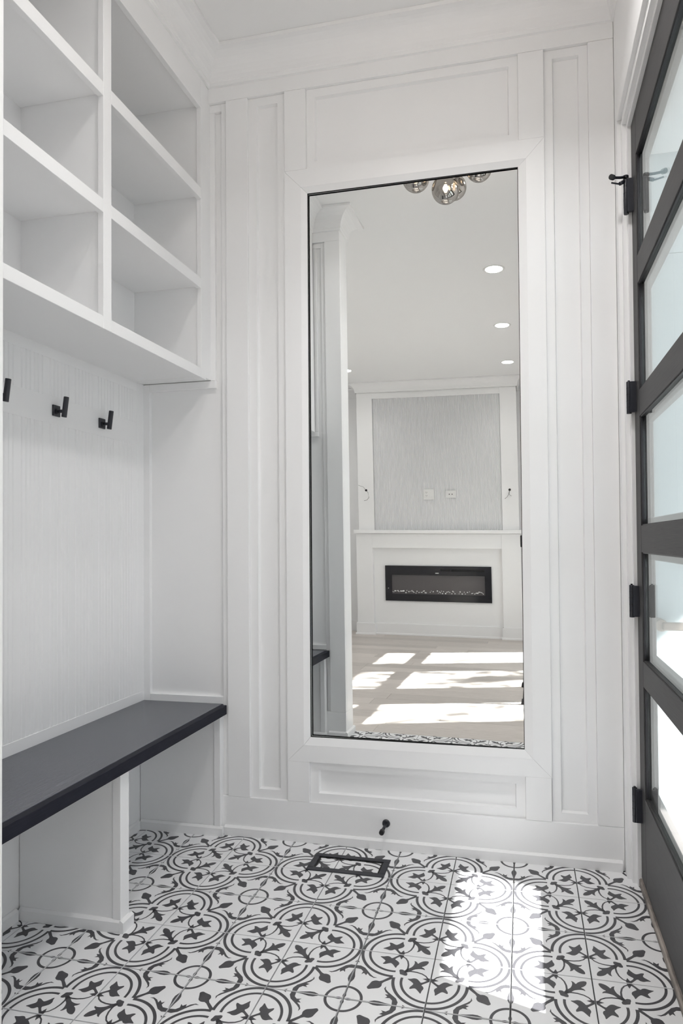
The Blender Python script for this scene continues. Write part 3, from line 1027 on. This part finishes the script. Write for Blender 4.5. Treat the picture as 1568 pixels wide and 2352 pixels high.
# electric fire --------------------------------------------------
ef = empty('electric_fire', (-1.123, YF - 0.05, 0.4), label='long black glass electric fire in the white surround', cat='electric fire')
IX0, IX1, IZ0, IZ1 = -1.750, -0.494, 0.407, 0.826
WXa, WXb, WZa, WZb = -1.672, -0.571, 0.490, 0.716
yfr = YF - 0.0598
for (xa, xb, za, zb) in ((IX0, IX1, WZb, IZ1), (IX0, IX1, IZ0, WZa), (IX0, WXa, WZa, WZb), (WXb, IX1, WZa, WZb)):
    box('glass_border', xa, xb, yfr, yfr + 0.022, za, zb, GLOSS_BLACK, ef, bev=0.0008)
box('viewing_window', WXa, WXb, yfr, yfr + 0.004, WZa, WZb, FIRE_GLASS, ef, bev=0)
box('vent_slot', -1.085, -0.98, yfr + 0.0215, yfr + 0.0226, 0.768, 0.790, DARK, ef, bev=0)
box('vent_slot', -0.955, -0.575, yfr + 0.0215, yfr + 0.0226, 0.765, 0.787, DARK, ef, bev=0)
box('name_badge', -1.145, -1.105, yfr + 0.0219, yfr + 0.0226, 0.738, 0.745, PLASTIC, ef, bev=0)
box('power_light', -1.717, -1.708, yfr + 0.0219, yfr + 0.0226, 0.552, 0.560, PLASTIC, ef, bev=0)
bm = bmesh.new()
rr = random.Random(3)
for k in range(90):
    r = rr.uniform(0.006, 0.013)
    if rr.random() < 0.35:
        continue
    xx = WXa + 0.01 + (WXb - WXa - 0.02) * k / 89
    zz = WZa + rr.uniform(0.012, 0.045)
    mm = Matrix.Translation((xx, yfr + 0.008, zz)) @ Matrix.Rotation(rr.uniform(0, 3), 4, (rr.random(), rr.random(), 1)) 
    bmesh.ops.create_icosphere(bm, subdivisions=1, radius=r * 0.7, matrix=mm)
cr_ = from_bm('crystal_bed', bm, CRYSTAL, ef)
cr_['kind'] = 'stuff'

# wall plates --------------------------------------------------
yq = yb_ + 0.0152
o1 = empty('socket_plate', (-1.20, yq, 1.67), label='white double socket and switch plate on the fluted panel', cat='wall plate')
box('plate', -1.261, -1.138, yq, yq + 0.006, 1.607, 1.733, PLASTIC, o1, bev=0.001)
sk = box('socket_insert', -1.245, -1.207, yq + 0.006, yq + 0.0075, 1.632, 1.708, PLASTIC, o1, bev=0.0005)
for zc_ in (1.652, 1.690):
    box('slot', -1.234, -1.231, yq + 0.0073, yq + 0.0079, zc_, zc_ + 0.010, DARK, sk, bev=0)
    box('slot', -1.221, -1.218, yq + 0.0073, yq + 0.0079, zc_, zc_ + 0.010, DARK, sk, bev=0)
    box('slot', -1.228, -1.224, yq + 0.0073, yq + 0.0079, zc_ - 0.009, zc_ - 0.004, DARK, sk, bev=0)
box('switch_rocker', -1.190, -1.156, yq + 0.006, yq + 0.0095, 1.638, 1.703, PLASTIC, o1, bev=0.001)
o2 = empty('media_plate', (-0.94, yq, 1.67), label='white media plate with two black jacks on the fluted panel', cat='wall plate')
box('plate', -1.000, -0.880, yq, yq + 0.006, 1.627, 1.712, PLASTIC, o2, bev=0.001)
box('jack_insert', -0.972, -0.905, yq + 0.006, yq + 0.0072, 1.650, 1.689, PLASTIC, o2, bev=0.0005)
for xx in (-0.957, -0.924):
    cyl('jack', (xx, yq + 0.006, 1.669), (xx, yq + 0.010, 1.669), 0.006, DARK, o2, seg=16)
for xx, zz, s, lab in ((-1.955, 1.726, -1, 'loose wire hanging from the left pier above the mantel'), (-0.263, 1.712, 1, 'loose wires hanging from the right pier above the mantel')):
    w = empty('loose_wire', (xx, YF, zz), label=lab, cat='wire', group='wall light wires on the chimney breast')
    yy = YF - 0.010
    cyl('hole', (xx, yy, zz), (xx, yy + 0.0015, zz), 0.014, DARK, w, seg=20)
    if s < 0:
        tube('wire', [(xx, yy + 0.002, zz), (xx + 0.03, yy + 0.03, zz - 0.03), (xx + 0.04, yy + 0.035, zz - 0.09), (xx + 0.015, yy + 0.03, zz - 0.12), (xx - 0.02, yy + 0.03, zz - 0.125)], 0.0022, WIRE, w)
        tube('wire', [(xx, yy + 0.002, zz), (xx - 0.03, yy + 0.02, zz + 0.04), (xx - 0.09, yy + 0.02, zz + 0.06)], 0.0016, WIRE, w)
    else:
        tube('wire', [(xx, yy + 0.002, zz), (xx - 0.01, yy + 0.03, zz - 0.05), (xx - 0.03, yy + 0.03, zz - 0.085), (xx - 0.055, yy + 0.03, zz - 0.105)], 0.0022, WIRE, w)
        tube('wire', [(xx, yy + 0.002, zz), (xx - 0.005, yy + 0.03, zz - 0.055), (xx + 0.02, yy + 0.03, zz - 0.075)], 0.0016, WIRE, w)

# left side of the living room
wall_side = empty('wall_side', (XL, -1, 0), label='plain white living room side wall', kind='structure')
box('wall_section', XL - 0.12, XL, -3.25, YPIER0, 0, ZC, WHITE, wall_side, bev=0)
# ------------------------------------------------------------------ recessed downlights
FILL_DOWN_W = 5.6  # power of the unseen downlights added over the tiles
LIVING_W = 1.1
DL = [(-0.218, 0.14, 'round recessed downlight nearest the mirror, largest in the reflection'), (-0.222, -1.10, 'round recessed downlight second from the mirror in the reflection'),
      (-0.226, -2.335, 'round recessed downlight nearest the fireplace in the reflection'), (-1.99, -2.325, 'recessed downlight peeping out beside the white pier'),
      (-1.99, -1.10, 'recessed downlight in the left living room row, middle one'), (-1.99, 0.14, 'recessed downlight in the left living room row, nearest the pier'),
      (-0.66, 1.48, 'added fill downlight out of view beside the globe pendant, on the bench side'),  # this one and the next are unseen, added to brighten the tiled area
      (-0.03, 1.48, 'added fill downlight out of view beside the globe pendant, on the door side')]
for (xx, yy, lab) in DL:
    d = empty('recessed_downlight', (xx, yy, ZC), label=lab, cat='downlight', group='recessed ceiling downlights')
    lathe('trim_ring', [(0.058, -0.001), (0.060, -0.004), (0.072, -0.004), (0.076, -0.0005)], (xx, yy, ZC), PLASTIC, d, seg=40)
    lathe('diffuser', [(0.0, -0.0025), (0.059, -0.0025)], (xx, yy, ZC), LAMP, d, seg=40)
    if True:
        ld = bpy.data.lights.new('downlight_lamp', 'AREA')
        ld.shape = 'DISK'
        ld.size = 0.11
        ld.spread = math.radians(130)
        ld.energy = FILL_DOWN_W * (1.0 if xx > -0.5 else 0.25) if yy > 1.2 else LIVING_W
        ld.color = (1.0, 0.985, 0.97)
        lo_ = bpy.data.objects.new('downlight_lamp', ld)
        lo_.location = (xx, yy, ZC - 0.006)
        COL.objects.link(lo_)
        set_parent(lo_, d)

# ------------------------------------------------------------------ globe pendant above the tiled floor
PEND_W = 9.5
pd = empty('globe_pendant', (-0.34, 1.62, ZC), label='cluster pendant of smoked mirror glass globes seen atop the mirror', cat='pendant light')
lathe('canopy', [(0.0, -0.022), (0.155, -0.022), (0.16, -0.018), (0.16, 0.0)], (-0.345, 1.60, ZC), CHROME, pd, seg=48)
for (gx, gy, gz, r) in ((-0.362, 1.65, 2.806, 0.067), (-0.328, 1.585, 2.846, 0.060), (-0.506, 1.65, 2.879, 0.066), (-0.203, 1.65, 2.889, 0.062)):
    prof = [(r * math.sin(math.pi * k / 24), -r * math.cos(math.pi * k / 24)) for k in range(0, 24)]
    g = lathe('globe', prof, (gx, gy, gz), CHROME_GLASS, pd, seg=40)
    cyl('rod', (gx, gy, gz + r * 0.98), (gx, gy, ZC - 0.022), 0.0035, CHROME, g, seg=12)
    cyl('lamp_holder', (gx, gy, gz + r * 0.45), (gx, gy, gz + r * 0.97), 0.010, CHROME, g, seg=14)
    ld = bpy.data.lights.new('globe_lamp', 'POINT')
    ld.energy = PEND_W
    ld.shadow_soft_size = 0.012
    ld.color = (1.0, 0.95, 0.90)
    lo_ = bpy.data.objects.new('globe_lamp', ld)
    lo_.location = (gx, gy, gz + 0.006)
    COL.objects.link(lo_)
    set_parent(lo_, g)
    lathe('bulb', [(0.0, -0.020), (0.006, -0.017), (0.009, -0.008), (0.009, 0.006), (0.006, 0.018)], (gx, gy, gz + 0.005), BULB, g, seg=14)

# ------------------------------------------------------------------ photographer's camera on its tripod (seen at the mirror's edge)
tp = empty('camera_tripod', (0.02, -0.16, 0), label='black camera on a tripod at the right edge of the mirror reflection', cat='tripod')
body = box('camera_body', -0.083, 0.075, -0.115, -0.045, 1.075, 1.160, RUBBER, tp, bev=0.006, seg=2)
cyl('lens', (0.0, -0.046, CAM_Z), (0.0, -0.012, CAM_Z), 0.034, METAL_BLACK, body, seg=28)
box('head_plate', -0.035, 0.045, -0.12, -0.05, 1.045, 1.0745, METAL_BLACK, tp, bev=0.003)
cyl('centre_column', (0.005, -0.085, 0.55), (0.005, -0.085, 1.05), 0.016, METAL_BLACK, tp, seg=18)
cyl('hub', (0.005, -0.085, 0.86), (0.005, -0.085, 0.93), 0.04, METAL_BLACK, tp, seg=18)
for (fx, fy) in ((-0.088, -0.46), (-0.075, 0.10), (0.30, -0.10)):
    lg = cyl('leg', (0.005 + fx * 0.1, -0.085 + (fy + 0.085) * 0.06, 0.90), (fx, fy, 0.02), 0.016, METAL_BLACK, tp, r1=0.011, seg=14)
    cyl('rubber_foot', (fx, fy, 0.0), (fx, fy, 0.035), 0.022, RUBBER, lg, r1=0.016, seg=14)
    mx_ = 0.5
    cyl('leg_clamp', (0.005 + (fx - 0.005) * 0.60, -0.085 + (fy + 0.085) * 0.62, 0.36), (0.005 + (fx - 0.005) * 0.63, -0.085 + (fy + 0.085) * 0.65, 0.33), 0.020, RUBBER, lg, seg=14)

# ------------------------------------------------------------------ ground outside
ground = box('ground_outside', -30, 30, -30, 30, -0.4, -0.2, GROUND, bev=0)
tag(ground, label='grey asphalt ground outside the house', kind='structure')

# porch roof over the door and its post: shades all but the foot of the door
porch = empty('porch_roof', (1.5, 1.6, 2.7), label='flat white porch roof outside the door', kind='structure')
box('roof_slab', 0.50, 2.62, 0.30, 3.4, 2.7205, 2.86, WHITE, porch, bev=0)
box('sun_shade_post', 2.46, 2.60, 1.42, 1.57, -0.2, 2.7200, WHITE, porch, bev=0)  # unseen upright, added to keep sun off the hinge side of the door glass

# tree outside the living room windows, its crown dapples the sun on the wood floor
tree = empty('garden_tree', (5.2, -2.9, -0.2), label='leafy garden tree outside the living room windows', cat='tree')
tube('trunk', [(5.2, -2.9, -0.2), (5.15, -2.85, 1.2), (5.0, -2.7, 2.6), (4.8, -2.5, 4.0), (4.7, -2.4, 5.0)], 0.10, BARK, tree, seg=10)
tr_ = random.Random(11)
clusters = []
for k in range(46):
    while True:
        v = Vector((tr_.uniform(-1, 1), tr_.uniform(-1, 1), tr_.uniform(-1, 1)))
        if v.length < 1:
            break
    clusters.append(Vector((4.7 + v.x * 1.3, -2.25 + v.y * 2.1, 4.75 + v.z * 1.5)))
for k in range(6):
    c_ = clusters[k * 7]
    tube('branch', [(4.8, -2.5, 3.9), tuple((Vector((4.8, -2.5, 4.1)) + c_) / 2), tuple(c_)], 0.025, BARK, tree, seg=6)
vs, fs = [], []
for c_ in clusters:
    for q in range(22):
        p_ = c_ + Vector((tr_.gauss(0, 0.22), tr_.gauss(0, 0.24), tr_.gauss(0, 0.17)))
        rm = Matrix.Rotation(tr_.uniform(0, 6.3), 3, 'Z') @ Matrix.Rotation(tr_.uniform(-1.2, 1.2), 3, 'X')
        n0 = len(vs)
        for (a_, b_) in ((-0.075, 0), (0, -0.04), (0.075, 0), (0, 0.04)):
            w_ = rm @ Vector((a_, b_, 0.01 if b_ else -0.005))
            vs.append(tuple(p_ + w_))
        fs.append((n0, n0 + 1, n0 + 2, n0 + 3))
me = bpy.data.meshes.new('foliage')
me.from_pydata(vs, [], fs)
fo = link_mesh('foliage', me, LEAF, tree)
fo['kind'] = 'stuff'
